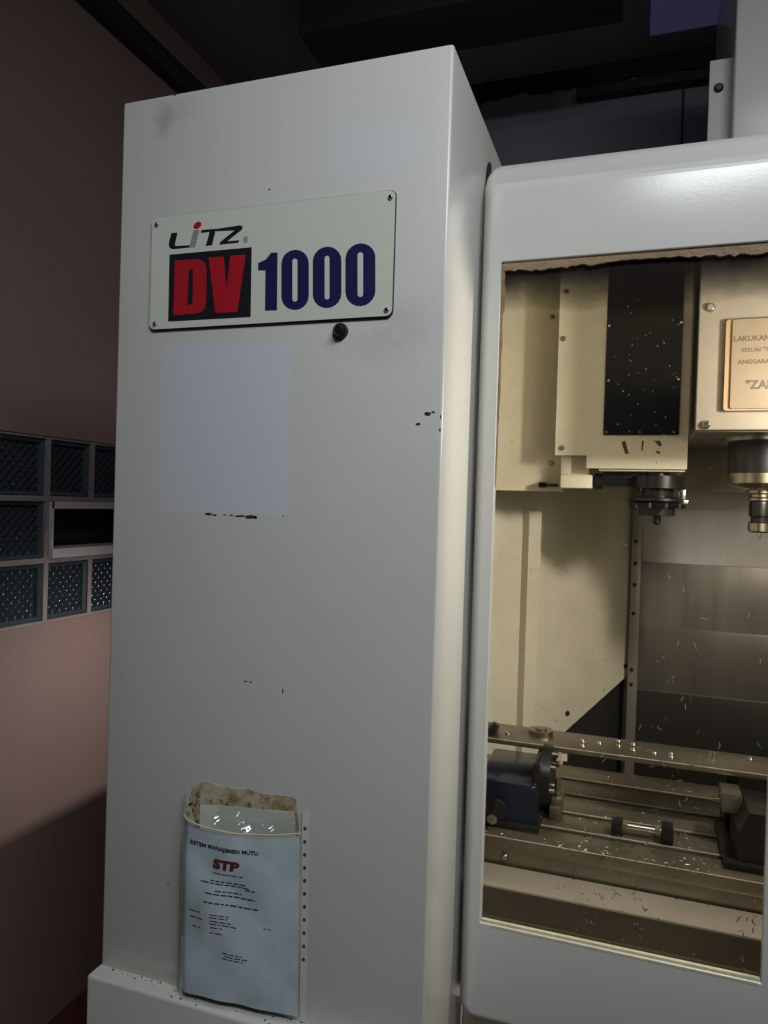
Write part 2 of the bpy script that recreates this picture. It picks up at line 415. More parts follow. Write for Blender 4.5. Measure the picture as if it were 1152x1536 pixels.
# paint chips on the column front
def chip_poly(name, pts):
    return MB().prism([[at(x, y, 1, YC-.0004) for x, y in pts]], (0, .0006, 0)).build(name, M['chip'], col, smooth=False)
def blob(cx, cy, rx, ry, n=11):
    return [(cx+rx*math.cos(a)*random.uniform(.6, 1.1), cy+ry*math.sin(a)*random.uniform(.6, 1.1)) for a in [2*math.pi*i/n for i in range(n)]]
for c in ((313, 771, 6, 2), (322, 772.5, 4, 1.4), (337, 772, 3, 1), (347, 773, 3, 1.2), (360, 774, 9, 1.8), (375, 775, 9, 3), (383, 776, 3, 3.2),
          (642, 621, 6, 4), (650, 618, 3, 1.6), (627, 636, 4, 2.4), (404, 284, 1.6, 1.6), (368, 1022, 3, 1), (376, 1023, 3, .8), (424, 1037, 1, 4),
          (262, 141, 2, 2.5), (661, 625, 1.2, 3), (660, 645, 1.2, 3), (252, 1325, 1.2, 1.2), (425, 774, 1.2, 1)):
    chip_poly('paint_chip', blob(*c))
# slot in the column that the door slides through
b = MB(); pr = []
DT = CAMZ+.471*1.285                                  # top of the door
for i in range(9):
    a = math.pi/2*i/8; pr.append((CX1-.0005, YD+.098-.038*math.cos(a), DT-.022+.046*math.sin(a)))
pr += [(CX1-.0005, 1.345, DT+.024), (CX1-.0005, 1.345, .82), (CX1-.0005, YD+.074, .82)]
b.prism([pr], (.0015, 0, 0)).build('door_slot', M['void'], mc, smooth=False)

# nameplate
npc = [at(x, y, 1, YC) for x, y in ((229, 326), (596, 288), (590, 476), (227, 497))]
nx0 = (npc[0].x+npc[3].x)/2; nx1 = (npc[1].x+npc[2].x)/2; nz1 = (npc[0].z+npc[1].z)/2; nz0 = (npc[2].z+npc[3].z)/2
def rrect(x0, x1, z0, z1, r, y, n=5):
    o = []
    for cx, cz, a0 in ((x1-r, z1-r, 0), (x0+r, z1-r, 90), (x0+r, z0+r, 180), (x1-r, z0+r, 270)):
        for i in range(n+1):
            a = math.radians(a0+90*i/n); o.append((cx+r*math.cos(a), y, cz+r*math.sin(a)))
    return o
MB().prism([rrect(nx0, nx1, nz0, nz1, .010, YC-.0035)], (0, .0035, 0)).build('nameplate_backing', M['ink_black'], mc, smooth=False)
npl = MB().prism([rrect(nx0+.0012, nx1-.0012, nz0+.0016, nz1-.0008, .0095, YC-.0048)], (0, .0016, 0)).build('nameplate', M['plate'], mc, smooth=False)
YP = YC-.0049
def P3(x, y): return at(230+x/6.776, 310+y/6.776, 1, YP)      # from a close-up of the plate
def P4(x, y): return at(210+x/2.81, 270+y/2.81, 1, YP)
def print_poly(name, loops, mt): return MB().prism(loops, (0, .0003, 0)).build(name, mt, npl, smooth=False)
print_poly('black_panel', [[P3(165, 488), P3(1000, 412), P3(988, 1122), P3(150, 1168)]], M['ink_black'])
def lift(L, k=.0004): return [(p[0], p[1]-k, p[2]) for p in L]
D = [(218, 548), (440, 534), (490, 545), (525, 575), (540, 630), (540, 800), (535, 980), (520, 1040), (490, 1072), (440, 1086), (206, 1106)]
Dh = [(362, 640), (398, 638), (404, 660), (400, 960), (392, 990), (372, 998), (346, 1000)]
print_poly('letter', [lift([P3(*q) for q in D]), lift([P3(*q) for q in Dh])], M['ink_red'])
print_poly('letter', [lift([P3(*q) for q in [(562, 518), (716, 508), (745, 862), (782, 500), (940, 486), (853, 1070), (632, 1082)]])], M['ink_red'])
print_poly('digit', [[P4(*q) for q in [(553, 306), (580, 306), (577, 549), (527, 551), (529, 381), (498, 381), (498, 350), (530, 335)]]], M['ink_blue'])
def zero(x0, x1, y0, y1, hx0, hx1, hy0, hy1, sh):
    def st(a0, a1, b0, b1, n=10, k=1.0):
        r = (a1-a0)/2; o = []; kk = r*k
        for i in range(n+1):
            t = math.pi+math.pi*i/n; o.append(((a0+a1)/2+r*math.cos(t), b0+kk+kk*math.sin(t)))
        for i in range(n+1):
            t = math.pi*i/n; o.append(((a0+a1)/2+r*math.cos(t), b1-kk+kk*math.sin(t)))
        return [P4(x, y+sh*(x-(x0+x1)/2)) for x, y in o]
    print_poly('digit', [st(x0, x1, y0, y1), st(hx0, hx1, hy0, hy1)[::-1]], M['ink_blue'])
zero(596, 711, 294, 548, 642, 664, 331, 513, -.03)
zero(728, 849, 281, 540, 778, 799, 319, 504, -.04)
zero(866, 992, 267, 532, 917, 941, 304, 493, -.05)
# small maker's logo
print_poly('letter', [[P3(*q) for q in [(184, 268), (246, 262), (218, 385), (226, 400), (370, 392), (362, 416), (200, 432), (168, 420), (156, 392), (160, 360)]]], M['ink_black'])
print_poly('letter', [[P3(*q) for q in [(488, 236), (800, 214), (800, 232), (632, 246), (596, 392), (532, 400), (572, 256), (484, 268)]]], M['ink_black'])
print_poly('letter', [lift([P3(*q) for q in [(640, 226), (880, 190), (908, 200), (902, 232), (750, 352), (876, 340), (862, 366), (672, 386), (680, 360), (828, 240), (640, 250)]], .0001)], M['ink_black'])
print_poly('logo_dot', [[P3(448+40*math.cos(t)+8*math.sin(t)*-1, 190+37*math.sin(t)-6*math.cos(t)) for t in [2*math.pi*i/20 for i in range(20)]]], M['ink_red'])
b = MB()
for i in range(17):
    t = i/16; xl = 408-44*t; xr = 468-44*t; y = 240+170*t
    b.prism([[P3(xl, y), P3(xr, y-3), P3(xr, y+2.2), P3(xl, y+5.2)]], (0, .0003, 0))
b.build('logo_stripes', M['ink_black'], npl, smooth=False)
cR = P3(938, 334)
rr = lambda r: [(cR.x+r*.0045*math.cos(t), cR.y, cR.z+r*.0050*math.sin(t)) for t in [2*math.pi*i/24 for i in range(24)]]
print_poly('registered_mark', [rr(1), rr(.8)[::-1]], M['ink_black'])
text_on('registered_letter', 'R', .0062, lambda u, v: (cR.x-.0019+u, cR.y-.0003, cR.z-.0021+v), M['ink_black'], npl, bold=.0001)
rv = screw_mesh('rivet', .0042, .0026, M['bright'])
for x, y in ((235.5, 337), (586, 296), (580, 465), (232.5, 486)):
    p = at(x, y, 1, YC-.0048); inst('rivet', rv, p, npl)
# black rubber stop below the nameplate
p = at(511.5, 497, 1, YC)
MB().cyl((p.x, YC, p.z), (0, -1, 0), .0125, .0115, .006, 24).cyl((p.x, YC-.006, p.z), (0, -1, 0), .0105, .006, .007, 24).cyl((p.x, YC-.0125, p.z), (0, -1, 0), .004, .004, .002, 6).build('rubber_stop', M['darkmetal'], mc)

# sliding door with window
DL, DR, DB = CX1+.004, .60, CAMZ-.885-.004
def ring(x0, x1, z0, z1, c, y, n=4):
    return [Vector(p) for p in rrect(x0, x1, z0, z1, max(c, .0005), y, n)]
b = MB(); rings = [ring(WL-.03, WR+.03, WB-.03, WT+.03, .004, YD+.03), ring(WL-.03, WR+.03, WB-.03, WT+.03, .004, YD+.0145), ring(WL, WR, WB, WT, .002, YD+.0140), ring(WL, WR, WB, WT, .002, YD+.0015), ring(WL-.0015, WR+.0015, WB-.0015, WT+.0015, .002, YD)]
rx, rb = .026, .02
YO = (0, .0008, .0025, .0055, .0075, .012, .020, .032, .042, .051, .062)
TI = (.074, .067, .0615, .0565, .0545, .0503, .0427, .0308, .0195, .0085, 0)
for y_, ti in zip(YO, TI):
    k_ = max(0, 1-y_/.05); s_ = 1-math.sqrt(1-k_*k_)
    rings.append(ring(DL+rx*s_, DR-rx*s_, DB+rb*s_, DT-ti, .012+.012*(1-s_), YD+y_))
rings.append(ring(DL, DR, DB, DT, .0239, YD+.075))
vv = [[b.bm.verts.new(p) for p in R] for R in rings]
for p, q in zip(vv, vv[1:]):
    n = len(p)
    for i in range(n): b.bm.faces.new((p[i], p[(i+1) % n], q[(i+1) % n], q[i]))
n = len(vv[0])
for i in range(n): b.bm.faces.new((vv[-1][i], vv[-1][(i+1) % n], vv[0][(i+1) % n], vv[0][i]))
door = b.build('sliding_door', M['paint'], mc)
pane = MB().box(WL-.002, WR+.002, YD+.012, YD+.0125, WB-.002, WT+.002).build('window_pane', M['pane'], door, smooth=False)
b = MB(); N = 60
top = []; bot = []
for i in range(N+1):
    u = i/N; x = WL+(WR-WL)*u; top.append((x, YD+.004, WT)); bot.append((x, YD+.004, WT-.010-.007*(.5+.5*math.sin(9*u))*random.uniform(.3, 1)-.002*random.random()))
b.prism([top+bot[::-1]], (0, .006, 0)).build('top_seal', M['seal'], door, smooth=False)
b = MB(); left = []; rgt = []
for i in range(30):
    z = WT-.009-(WT-WB)*.33*i/29; rgt.append((WL+(.006*(1-i/29)+.0012)*random.uniform(.6, 1.1), YD+.0045, z)); left.append((WL, YD+.0045, z))
b.prism([left+rgt[::-1]], (0, .006, 0)).build('side_seal', M['seal'], door, smooth=False)
MB().box(WL+.001, WR-.001, YD+.003, YD+.010, WB, WB+.0042).box(WL+.02, WR-.004, YD-.0006, YD+.002, WB-.0042, WB-.0008).build('bottom_seal', M['sealw'], door, smooth=False)
# enclosure around the work space
b = MB()
b.box(-.70, .96, 1.59, 2.62, 2.392, 2.40).box(-.70, .96, 1.58, 1.59, 2.262, 2.40).box(-.2765, .96, 1.3155, 1.58, 2.262, 2.27)  # roof
b.box(-.715, -.70, 1.45, 2.62, .3, 2.40).box(-.70, -.27, 1.44, 1.58, 2.262, 2.27)             # left
b.box(.96, .975, 1.36, 2.62, .3, 2.40)               # right
b.box(-.70, .96, 2.60, 2.62, .3, 2.40)               # back
b.box(.62, .96, 1.26, 1.36, .1, 2.25).box(-.70, .96, 1.36, 1.38, .1, .74).box(-.28, .64, 1.33, 1.36, .1, .77)
b.box(-.70, .96, 1.38, 2.6, .50, .515)
b.build('enclosure_panels', M['magcream'], mc)
# outer side sheet, and an added unseen box whose edge shadows the wall
MB().box(-1.12, -.72, 1.70, 2.75, 0, 1.236, .004).build('shadow_edge_box', M['paint'], mc)
MB().box(-.73, -.716, 1.66, 2.75, 1.22, 2.25).build('outer_side_panel', M['paint'], mc)
# column cover above the door
cc = at(1100, 150, 1, 1.95); fl = at(1065, 91, 1, 2.0)
cov = MB().box(cc.x, .74, 1.95, 2.55, 2.26, 3.24, .006, 3).build('column_cover', M['paint'], mc)
MB().box(fl.x, cc.x+.03, 2.0, 2.02, 2.26, fl.z, .002).build('cover_flange', M['paint'], mc)
sc = screw_mesh('screw', .0115, .006, M['darkmetal']); p = at(1078, 132, 1, 2.0); inst('screw', sc, p, mc)

# --- interior splash wall, angled towards the machine column
A = at(735, 745, 1, 2.12); B = at(948, 745, 1, 2.50)
wdir = (Vector((B.x, B.y, 0))-Vector((A.x, A.y, 0))); WLn = wdir.length; wdir.normalize(); wn = Vector((wdir.y, -wdir.x, 0))
def onwall(px, py, off=0.0):
    d = CR*((px-W/2)/F) - CU*((py-H/2)/F) + CF; a0 = Vector((A.x, A.y, 0))+wn*off
    k = a0.dot(wn)/Vector((d.x, d.y, 0)).dot(wn); p = d*k; return Vector((p.x, p.y, p.z+CAMZ))
c1 = onwall(846, 1099); c2 = onwall(947, 1008)
sl_ = (c2.z-c1.z)/((c2-c1).xy.length)
L0 = Vector((A.x, A.y, 0))-wdir*.30
LW = [Vector((L0.x, L0.y, 2.385)), Vector((L0.x, L0.y, .52)), Vector((c1.x, c1.y, .52)), c1, c2, Vector((c2.x, c2.y, 2.385))]
MB().prism([LW], -wn*.006).build('splash_wall', M['cream'], mc, smooth=False)
# vertical folded rib
r0, r1 = onwall(781, 900), onwall(798, 900)
b = MB(); q0, q1 = Vector((r0.x, r0.y, 0)), Vector((r1.x, r1.y, 0))
b.prism([[q0+Vector((0, 0, .55)), q0+wn*.030+Vector((0, 0, .55)), q1+wn*.034+Vector((0, 0, .55)), q1+wn*.004+Vector((0, 0, .55))]], (0, 0, 1.12)).build('wall_rib', M['cream'], mc, smooth=False)
b = MB(); e1 = c1-wn*.03; e2 = c2-wn*.03
b.prism([[Vector((e1.x, e1.y, .52))-wdir*.05, Vector((e2.x, e2.y, .52)), Vector((e2.x, e2.y, c2.z+.02)), Vector((e1.x, e1.y, c2.z+.02))-wdir*.05]], -wn*.005).build('lower_recess', M['rubber'], mc, smooth=False)
ws = screw_mesh('wall_screw', .008, .005, M['darkmetal'], tuple(wn))
for x, y in ((938, 999), (851, 1070), (785, 905)): inst('wall_screw', ws, onwall(x, y), mc)
# grey post and stepped back guards
pp = at(945, 900, 1, 2.47); pq = at(960, 900, 1, 2.47)
post = MB().box(pp.x, pq.x, 2.47, 2.52, .52, 1.745, .002).build('guard_post', M['stain2'], mc)
ps = screw_mesh('post_screw', .006, .004, M['darkmetal'])
for y in (812, 845, 877, 920, 1005, 1027): inst('post_screw', ps, (pp.x+.012, 2.47, at(952, y, 1, 2.47).z), post)
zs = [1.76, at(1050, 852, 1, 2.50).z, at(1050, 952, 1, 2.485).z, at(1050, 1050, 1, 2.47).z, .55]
for i, (mt, y) in enumerate(((M['stain1'], 2.515), (M['stain2'], 2.50), (M['stain3'], 2.485), (M['stain4'], 2.47))):  # guard tones step darker panel by panel downward
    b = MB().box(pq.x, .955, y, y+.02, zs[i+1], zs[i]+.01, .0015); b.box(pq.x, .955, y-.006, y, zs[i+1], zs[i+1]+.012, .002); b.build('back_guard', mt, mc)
# cream block below the head, at the machine column
z0 = at(1060, 738, 1, 2.25).z
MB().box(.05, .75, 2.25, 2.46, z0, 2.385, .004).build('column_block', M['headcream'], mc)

# --- tool magazine cover (left of the spindle head)
MY = 1.93
ml, mr = at(835, 600, 1, MY).x, at(1031, 690, 1, MY).x; mb = at(950, 703, 1, MY).z
nt = at(880, 683, 1, MY)
mag = MB().prism([[(ml, MY, 2.385), (ml, MY, nt.z), (nt.x, MY, nt.z), (nt.x, MY, mb), (mr, MY, mb), (mr, MY, 2.385)]], (0, .012, 0)).build('magazine_cover', M['magcream'], mc, smooth=False)
MB().box(mr-.012, mr, MY+.012, 2.24, mb, 2.385).box(nt.x+.03, mr-.004, MY+.012, MY+.09, mb-.006, mb+.002, .001).build('magazine_side', M['magcream'], mag)
k0, k1 = at(905, 653, 1, MY), at(1018, 653, 1, MY)
MB().prism([rrect(k0.x, k1.x, k0.z, 2.335, .004, MY-.004)], (0, .004, 0)).build('black_cover_window', M['black'], mag, smooth=False)
ms = screw_mesh('cover_screw', .0065, .005, M['steel'])
for x, y in ((850, 437), (845, 508), (843, 672)): inst('cover_screw', ms, at(x, y, 1, MY), mag)
ks = screw_mesh('window_screw', .004, .003, M['bright'])
for x, y in ((914, 489), (1022, 484), (913, 571), (1018, 569), (910, 648), (960, 648), (1011, 648)): inst('window_screw', ks, at(x, y, 1, MY-.004), mag)
# torn label residue under the black window
b = MB()
for pts in ([(932, 663), (938, 661), (943, 680), (938, 681)], [(963, 661), (966, 661), (964, 676), (962, 676)], [(980, 661), (990, 661), (993, 668), (990, 670)], [(984, 676), (990, 677), (990, 681), (985, 680)]):
    MB().prism([[at(x, y, 1, MY-.0006) for x, y in pts]], (0, .0007, 0)).build('label_residue', M['ink_tan'], mag, smooth=False)
Y2 = 2.005
lp0, lp1 = at(735, 735, 1, Y2), at(838, 735, 1, Y2)
lpz = lp0.z
side = MB().box(lp0.x-.10, lp1.x+.01, Y2, Y2+.012, lpz, 2.385, .001).build('magazine_side_plate', M['magcream'], mc)
for x, y in ((828, 475), (827, 695)): inst('cover_screw', ms, at(x, y, 1, Y2), side)
q0, q1 = at(810, 728, 1, Y2-.004), at(838, 722, 1, Y2-.004)
MB().box(q0.x, q1.x, Y2-.03, Y2, q0.z-.003, q0.z+.004).box(q0.x, q0.x+.018, Y2-.03, Y2-.004, q0.z-.006, q0.z+.008).build('cam_lever', M['darkmetal'], mc)
# changer gearbox block in the notch
g0, g1, g2 = at(842, 686, 1, 1.96), at(888, 733, 1, 1.96), at(860, 712, 1, 1.96)
MB().box(g0.x, g0.x+.025, 1.958, 2.0, g2.z, g0.z+.01, .002).box(g0.x, g1.x, 1.95, 2.0, g1.z, g2.z, .004).box(g0.x+.025, g1.x-.01, 1.975, 2.0, g2.z, g0.z+.015).build('changer_gearbox', M['magcream'], mc)
h0 = at(886, 722, 1, 1.99); h1 = at(955, 722, 1, 1.99)
MB().cyl((h0.x, 1.99, h0.z), (1, 0, 0), .013, .013, h1.x-h0.x, 20).cyl((h0.x+.01, 1.99, h0.z), (1, 0, 0), .021, .021, .02, 20).box(h0.x+.03, h1.x, 1.98, 2.03, h0.z-.012, h0.z+.026, .002).build('changer_shaft', M['darkmetal'], mc)
# waiting tool holder in the magazine pot
tc = at(986, 740, 1, 1.99)
pot = thing('waiting_tool_holder', 'black tool holder hanging in the magazine pot under the cream cover', 'tool holder', (tc.x, tc.y, at(986, 787, 1, 1.99).z))
zz = lambda y: at(986, y, 1, 1.99).z
MB().lathe(tc, [(.030, zz(706)), (.030, zz(714)), (.062, zz(715)), (.062, zz(733)), (.040, zz(735)), (.038, zz(746))], 32).build('pot_body', M['darkmetal'], pot)
MB().lathe(tc, [(.052, zz(745)), (.068, zz(748)), (.068, zz(752)), (.058, zz(754)), (.066, zz(756)), (.060, zz(760)), (.045, zz(761)), (.044, zz(773)), (.036, zz(774))], 32).build('holder_flange', M['darkmetal'], pot)
MB().lathe(tc, [(.010, zz(773)), (.010, zz(784)), (.006, zz(787))], 14).build('cutter', M['darkmetal'], pot)
e0 = at(1018, 734, 1, 1.97); e1 = at(1032, 757, 1, 1.97)
MB().box(e0.x, e1.x-.006, 1.965, 1.99, e1.z+.01, e0.z, .002).box(e0.x-.006, e1.x, 1.96, 1.99, e1.z, e1.z+.012, .002).build('gripper_finger', M['bright'], pot)
b = MB()
for i in range(10):
    a = 2*math.pi*i/10; MB().cyl((tc.x+.062*math.cos(a), tc.y+.062*math.sin(a), zz(762)), (0, 0, 1), .006, .006, .012, 8).build('flange_lug', M['darkmetal'], pot)

# --- spindle head
HY = 1.70
hl = at(1044, 600, 1, HY).x; hb = at(1090, 645, 1, HY).z; HR = hl+.40
head = MB().box(hl, HR, HY+.012, 2.25, hb+.004, 2.385, .003).build('spindle_head', M['darkmetal'], mc)  # shade on the head's left side is put into this black body
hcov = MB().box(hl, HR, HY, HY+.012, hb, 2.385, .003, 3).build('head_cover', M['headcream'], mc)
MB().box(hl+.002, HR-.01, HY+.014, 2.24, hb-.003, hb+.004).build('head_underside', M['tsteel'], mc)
hs = screw_mesh('head_screw', .0095, .009, M['bright'])
for x, y in ((1066, 462), (1059, 637)): inst('head_screw', hs, at(x, y, 1, HY), hcov)
n0 = at(1084, 617, 1, HY); n1 = at(1098, 481, 1, HY)
nx = n0.x; NR = nx+.24
nb = MB().prism([rrect(nx, NR, n0.z, n1.z, .006, HY-.010)], (0, .010, 0)).build('notice_box', M['tan'], hcov, smooth=False)
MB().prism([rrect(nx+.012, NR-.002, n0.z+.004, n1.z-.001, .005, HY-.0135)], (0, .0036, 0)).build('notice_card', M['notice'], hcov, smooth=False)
def notice(txt, px, py, size, bold):
    p = at(px, py, 1, HY-.0138)
    text_on('notice_text', txt, size, lambda u, v: (p.x+u, p.y, p.z+v), M['ink_tan'], hcov, bold=bold)
notice('LAKUKAN B', 1100, 512, .0150, .0004)
notice('SESUAI "TA', 1112, 528, .0120, .0002)
notice('ANGGARAN', 1107, 546, .0120, .0004)
notice('"ZAB', 1118, 583, .0240, .0008)
# spindle nose
SP = at(1143, 700, 1, 1.88); SX = SP.x
sz = lambda y: at(1143, y, 1, 1.88).z
rr_ = SX-at(1092, 700, 1, 1.88).x
sp = MB().lathe((SX, 1.88), [(rr_*1.25, hb-.001), (rr_*1.25, sz(664)), (rr_*1.02, sz(664.5))], 48).build('spindle_flange', M['steel'], mc)
MB().lathe((SX, 1.88), [(rr_, sz(663)), (rr_*1.02, sz(666)), (rr_*1.02, sz(711)), (rr_, sz(711.5))], 48).build('spindle_nose', M['darkmetal'], mc)
MB().lathe((SX, 1.88), [(rr_*1.0, sz(711.5)), (rr_*1.0, sz(726)), (rr_*.93, sz(729)), (rr_*.6, sz(733)), (rr_*.55, sz(736))], 48).build('spindle_ring', M['steel'], mc)
th = thing('spindle_tool_holder', 'black and silver collet tool holder gripped in the spindle', 'tool holder', (SX, 1.88, sz(809)))
k = rr_/51.0
MB().lathe((SX, 1.88), [(22*k, sz(735)), (22*k, sz(740)), (17*k, sz(742)), (17*k, sz(746)), (20*k, sz(748)), (20*k, sz(751)), (16*k, sz(753))], 32).build('grip_flange', M['steel'], th)
MB().lathe((SX, 1.88), [(16*k, sz(752)), (17*k, sz(756)), (17*k, sz(774)), (14*k, sz(777)), (14*k, sz(784))], 32).build('holder_body', M['darkmetal'], th)
MB().lathe((SX, 1.88), [(15*k, sz(783)), (18*k, sz(785)), (18*k, sz(797)), (14*k, sz(799))], 24).build('collet_nut', M['steel'], th)
MB().lathe((SX, 1.88), [(2.2*k, sz(798)), (2.2*k, sz(807)), (1.2*k, sz(809))], 10).build('cutter', M['bright'], th)

# --- work table with T-slots
ZT = at(930, 1288, 1, 1.55).z; TF, TB_ = 1.55, 2.06
TX0, TX1 = -.62, .56
edges = [TF]
for y in (1260, 1233, 1204): edges.append(at(930, y, 2, ZT).y)
edges += [1.955]
b = MB(); b.box(TX0, TX1, TF+.002, TB_-.002, ZT-.075, ZT-.026)
ys = [TF]+[e for e in edges[1:]]+[TB_]
for i in range(len(ys)-1):
    y0 = ys[i]+(.009 if i else 0); y1 = ys[i+1]-(.009 if i < len(ys)-2 else 0)
    b.box(TX0, TX1, y0, y1, ZT-.027, ZT, .0022, 2)
tab = b.build('work_table', M['tsteel'], mc)
for e in [TF+.0015]+[y_+.0095 for y_ in ys[1:-1]]:                # polished worn lips of the slots
    MB().box(TX0, TX1, e-.0005, e+.0016, ZT-.002, ZT+.0003).build('slot_edge', M['lip'], tab, smooth=False)
MB().box(TX0+.1, TX1-.1, TF+.08, TB_+.04, .52, ZT-.075).build('saddle', M['darkmetal'], mc)
p = at(757, 1279, 1, TF); inst('table_screw', screw_mesh('table_screw', .008, .006, M['steel']), (p.x, TF, ZT-.04), tab)
# front sill and apron inside the door
ZS = CAMZ-.755
sf = at(930, 1366, 2, ZS).y
MB().box(-.69, .95, sf, 1.545, ZS-.006, ZS, .002).build('front_sill', M['sill'], mc)
MB().box(-.69, .95, sf+.002, sf+.010, .52, ZS-.004).build('front_apron', M['apron'], mc)

# --- rotary axis fixture on the table
rx0, rx1 = at(700, 1250, 2, ZT).x, at(806, 1247, 2, ZT).x
RZ = at(760, 1160, 1, 1.74).z
rot = thing('rotary_indexer', 'dark blue rotary indexer with drive shaft bolted on left of work table', 'rotary table', (-.25, 1.70, ZT))
b = MB(); yf = 1.605
b.prism([[(rx0, yf, ZT+.012), (rx1, yf, ZT+.012), (rx1, yf, ZT+.075), (rx1-.02, yf+.006, ZT+.095), (rx0, yf+.006, ZT+.095)]], (0, .015, 0))
b.box(rx0, rx1-.006, yf+.012, 1.84, ZT+.012, ZT+.094, .008, 3)
b.build('housing', M['blue'], rot)
MB().box(rx0-.01, rx1+.004, yf-.012, 1.86, ZT, ZT+.014, .002).build('base_plate', M['darkmetal'], rot)
pc = at(745, 1214, 1, yf)
MB().cyl((pc.x, yf+.002, pc.z), (0, -1, 0), .024, .022, .012, 28).build('shaft_boss', M['darkmetal'], rot)
MB().cyl((pc.x, yf-.01, pc.z), (0, -1, 0), .010, .010, .035, 20).cyl((pc.x, yf-.045, pc.z), (0, -1, 0), .012, .0115, .012, 6).build('drive_shaft', M['bright'], rot)
fx = at(822, 1180, 1, 1.72).x
MB().box(rx1-.02, fx-.012, 1.64, 1.83, ZT+.012, ZT+.135, .006).build('face_housing', M['darkmetal'], rot)
MB().cyl((fx-.014, 1.735, ZT+.078), (1, 0, 0), .072, .070, .022, 40).build('face_plate', M['darkmetal'], rot)
b = MB()
for i in range(6):
    a = 2*math.pi*i/6+.3; MB().cyl((fx+.006, 1.735+.05*math.cos(a), ZT+.078+.05*math.sin(a)), (1, 0, 0), .007, .007, .012, 10).build('face_bolt', M['steel'], rot)
p = at(841, 1176, 1, 1.72)
MB().box(fx+.01, fx+.035, 1.69, 1.76, ZT+.03, ZT+.045, .002).cyl((fx+.022, 1.715, ZT+.045), (0, 0, 1), .013, .013, .010, 6).cyl((fx+.022, 1.715, ZT+.055), (0, 0, 1), .007, .007, .030, 16).box(fx+.008, fx+.034, 1.68, 1.75, ZT, ZT+.03, .003).build('hold_down_clamp', M['tsteel'], rot)
# trunnion bridge plate
bz = at(930, 1133, 1, 1.75).z; by1 = at(930, 1108, 2, bz).y
br = thing('bridge_plate', 'long oily steel bridge plate with screws carried between indexer and tailstock', 'fixture plate', (-.02, 1.8, ZT))
bx0, bx1 = -.42, .45
MB().box(bx0, bx1, 1.75, by1, bz-.012, bz, .0015).build('plate', M['tsteel'], br)
MB().box(bx0, bx1, 1.7495, 1.7512, bz-.0016, bz+.0003).build('plate_edge', M['lip'], br, smooth=False)
for ux0, ux1 in ((fx-.014, fx+.004), (.20, .225)): MB().box(ux0, ux1, 1.765, 1.86, ZT+.0005, bz-.012, .002).build('upright', M['darkmetal'], br)
u0 = at(847, 1125, 1, 1.76); MB().box(u0.x-.006, u0.x+.007, 1.752, 1.80, bz-.032, bz-.012).build('spacer_block', M['cream'], br)
bs = screw_mesh('plate_screw', .007, .006, M['bright'], (0, 0, 1))
for x, y in ((874, 1113), (874, 1120), (899, 1116), (928, 1113), (928, 1120), (950, 1118), (950, 1126), (982, 1131), (1007, 1132), (1007, 1137), (1126, 1140), (762, 1102)):
    inst('plate_screw', bs, at(x, y, 2, bz), br)
p = at(811, 1102, 2, bz)
MB().cyl((p.x, p.y, bz), (0, 0, 1), .030, .029, .013, 32).cyl((p.x, p.y, bz+.013), (0, 0, 1), .014, .014, .004, 20).build('bearing_cap', M['steel'], br)
p = at(1069, 1138, 2, bz); MB().cyl((p.x, p.y, bz), (0, 0, 1), .011, .010, .014, 20).build('dowel', M['bright'], br)
p = at(735, 1100, 2, bz)
b = MB().box(p.x-.03, p.x+.016, p.y-.02, p.y+.03, bz, bz+.020, .004); b.cyl((p.x+.01, p.y-.01, bz+.016), (.6, 0, 1), .011, .009, .014, 16); b.build('end_stop', M['darkmetal'], br)
# tailstock on the right
ts = thing('tailstock', 'black wedge-shaped tailstock at right end of the bridge plate', 'tailstock', (.28, 1.7, ZT))
t0 = at(1088, 1292, 2, ZT); 
b = MB(); x0 = .228
b.prism([[(x0-.02, 1.60, ZT), (x0+.17, 1.60, ZT), (x0+.17, 1.60, ZT+.05), (x0+.035, 1.60, ZT+.112), (x0-.002, 1.60, ZT+.112), (x0-.02, 1.60, ZT+.07)]], (0, .14, 0))
b.build('wedge_body', M['darkmetal'], ts, smooth=False)
MB().box(x0-.045, x0+.19, 1.585, 1.80, ZT, ZT+.014, .002).build('base_plate', M['darkmetal'], ts)
MB().box(x0-.045, x0-.005, 1.68, 1.745, ZT+.075, ZT+.118, .004).build('nose_block', M['tsteel'], ts)
MB().cyl((x0-.06, 1.71, ZT+.09), (1, 0, 0), .004, .012, .03, 16).build('centre_point', M['steel'], ts)
# strap clamp with stud lying across a slot
c0 = at(920, 1253, 2, ZT); c1_ = at(1000, 1262, 2, ZT)
cl = thing('strap_clamp', 'small dark double-ended screw jack clamp lying on the T-slot table', 'clamp', (c0.x, c0.y, ZT))
cy = c0.y+.012
MB().box(c0.x-.005, c0.x+.018, cy-.015, cy+.02, ZT, ZT+.030, .003).build('end_block', M['darkmetal'], cl)
MB().box(c1_.x-.012, c1_.x+.012, cy-.02, cy+.022, ZT, ZT+.036, .003).build('end_block', M['darkmetal'], cl)
MB().cyl((c0.x+.012, cy, ZT+.021), (1, 0, 0), .007, .007, c1_.x-c0.x-.018, 16).build('stud', M['bright'], cl)
for nx_ in (c0.x+.018, c1_.x-.024): MB().cyl((nx_, cy, ZT+.021), (1, 0, 0), .012, .012, .010, 6).build('nut', M['steel'], cl)

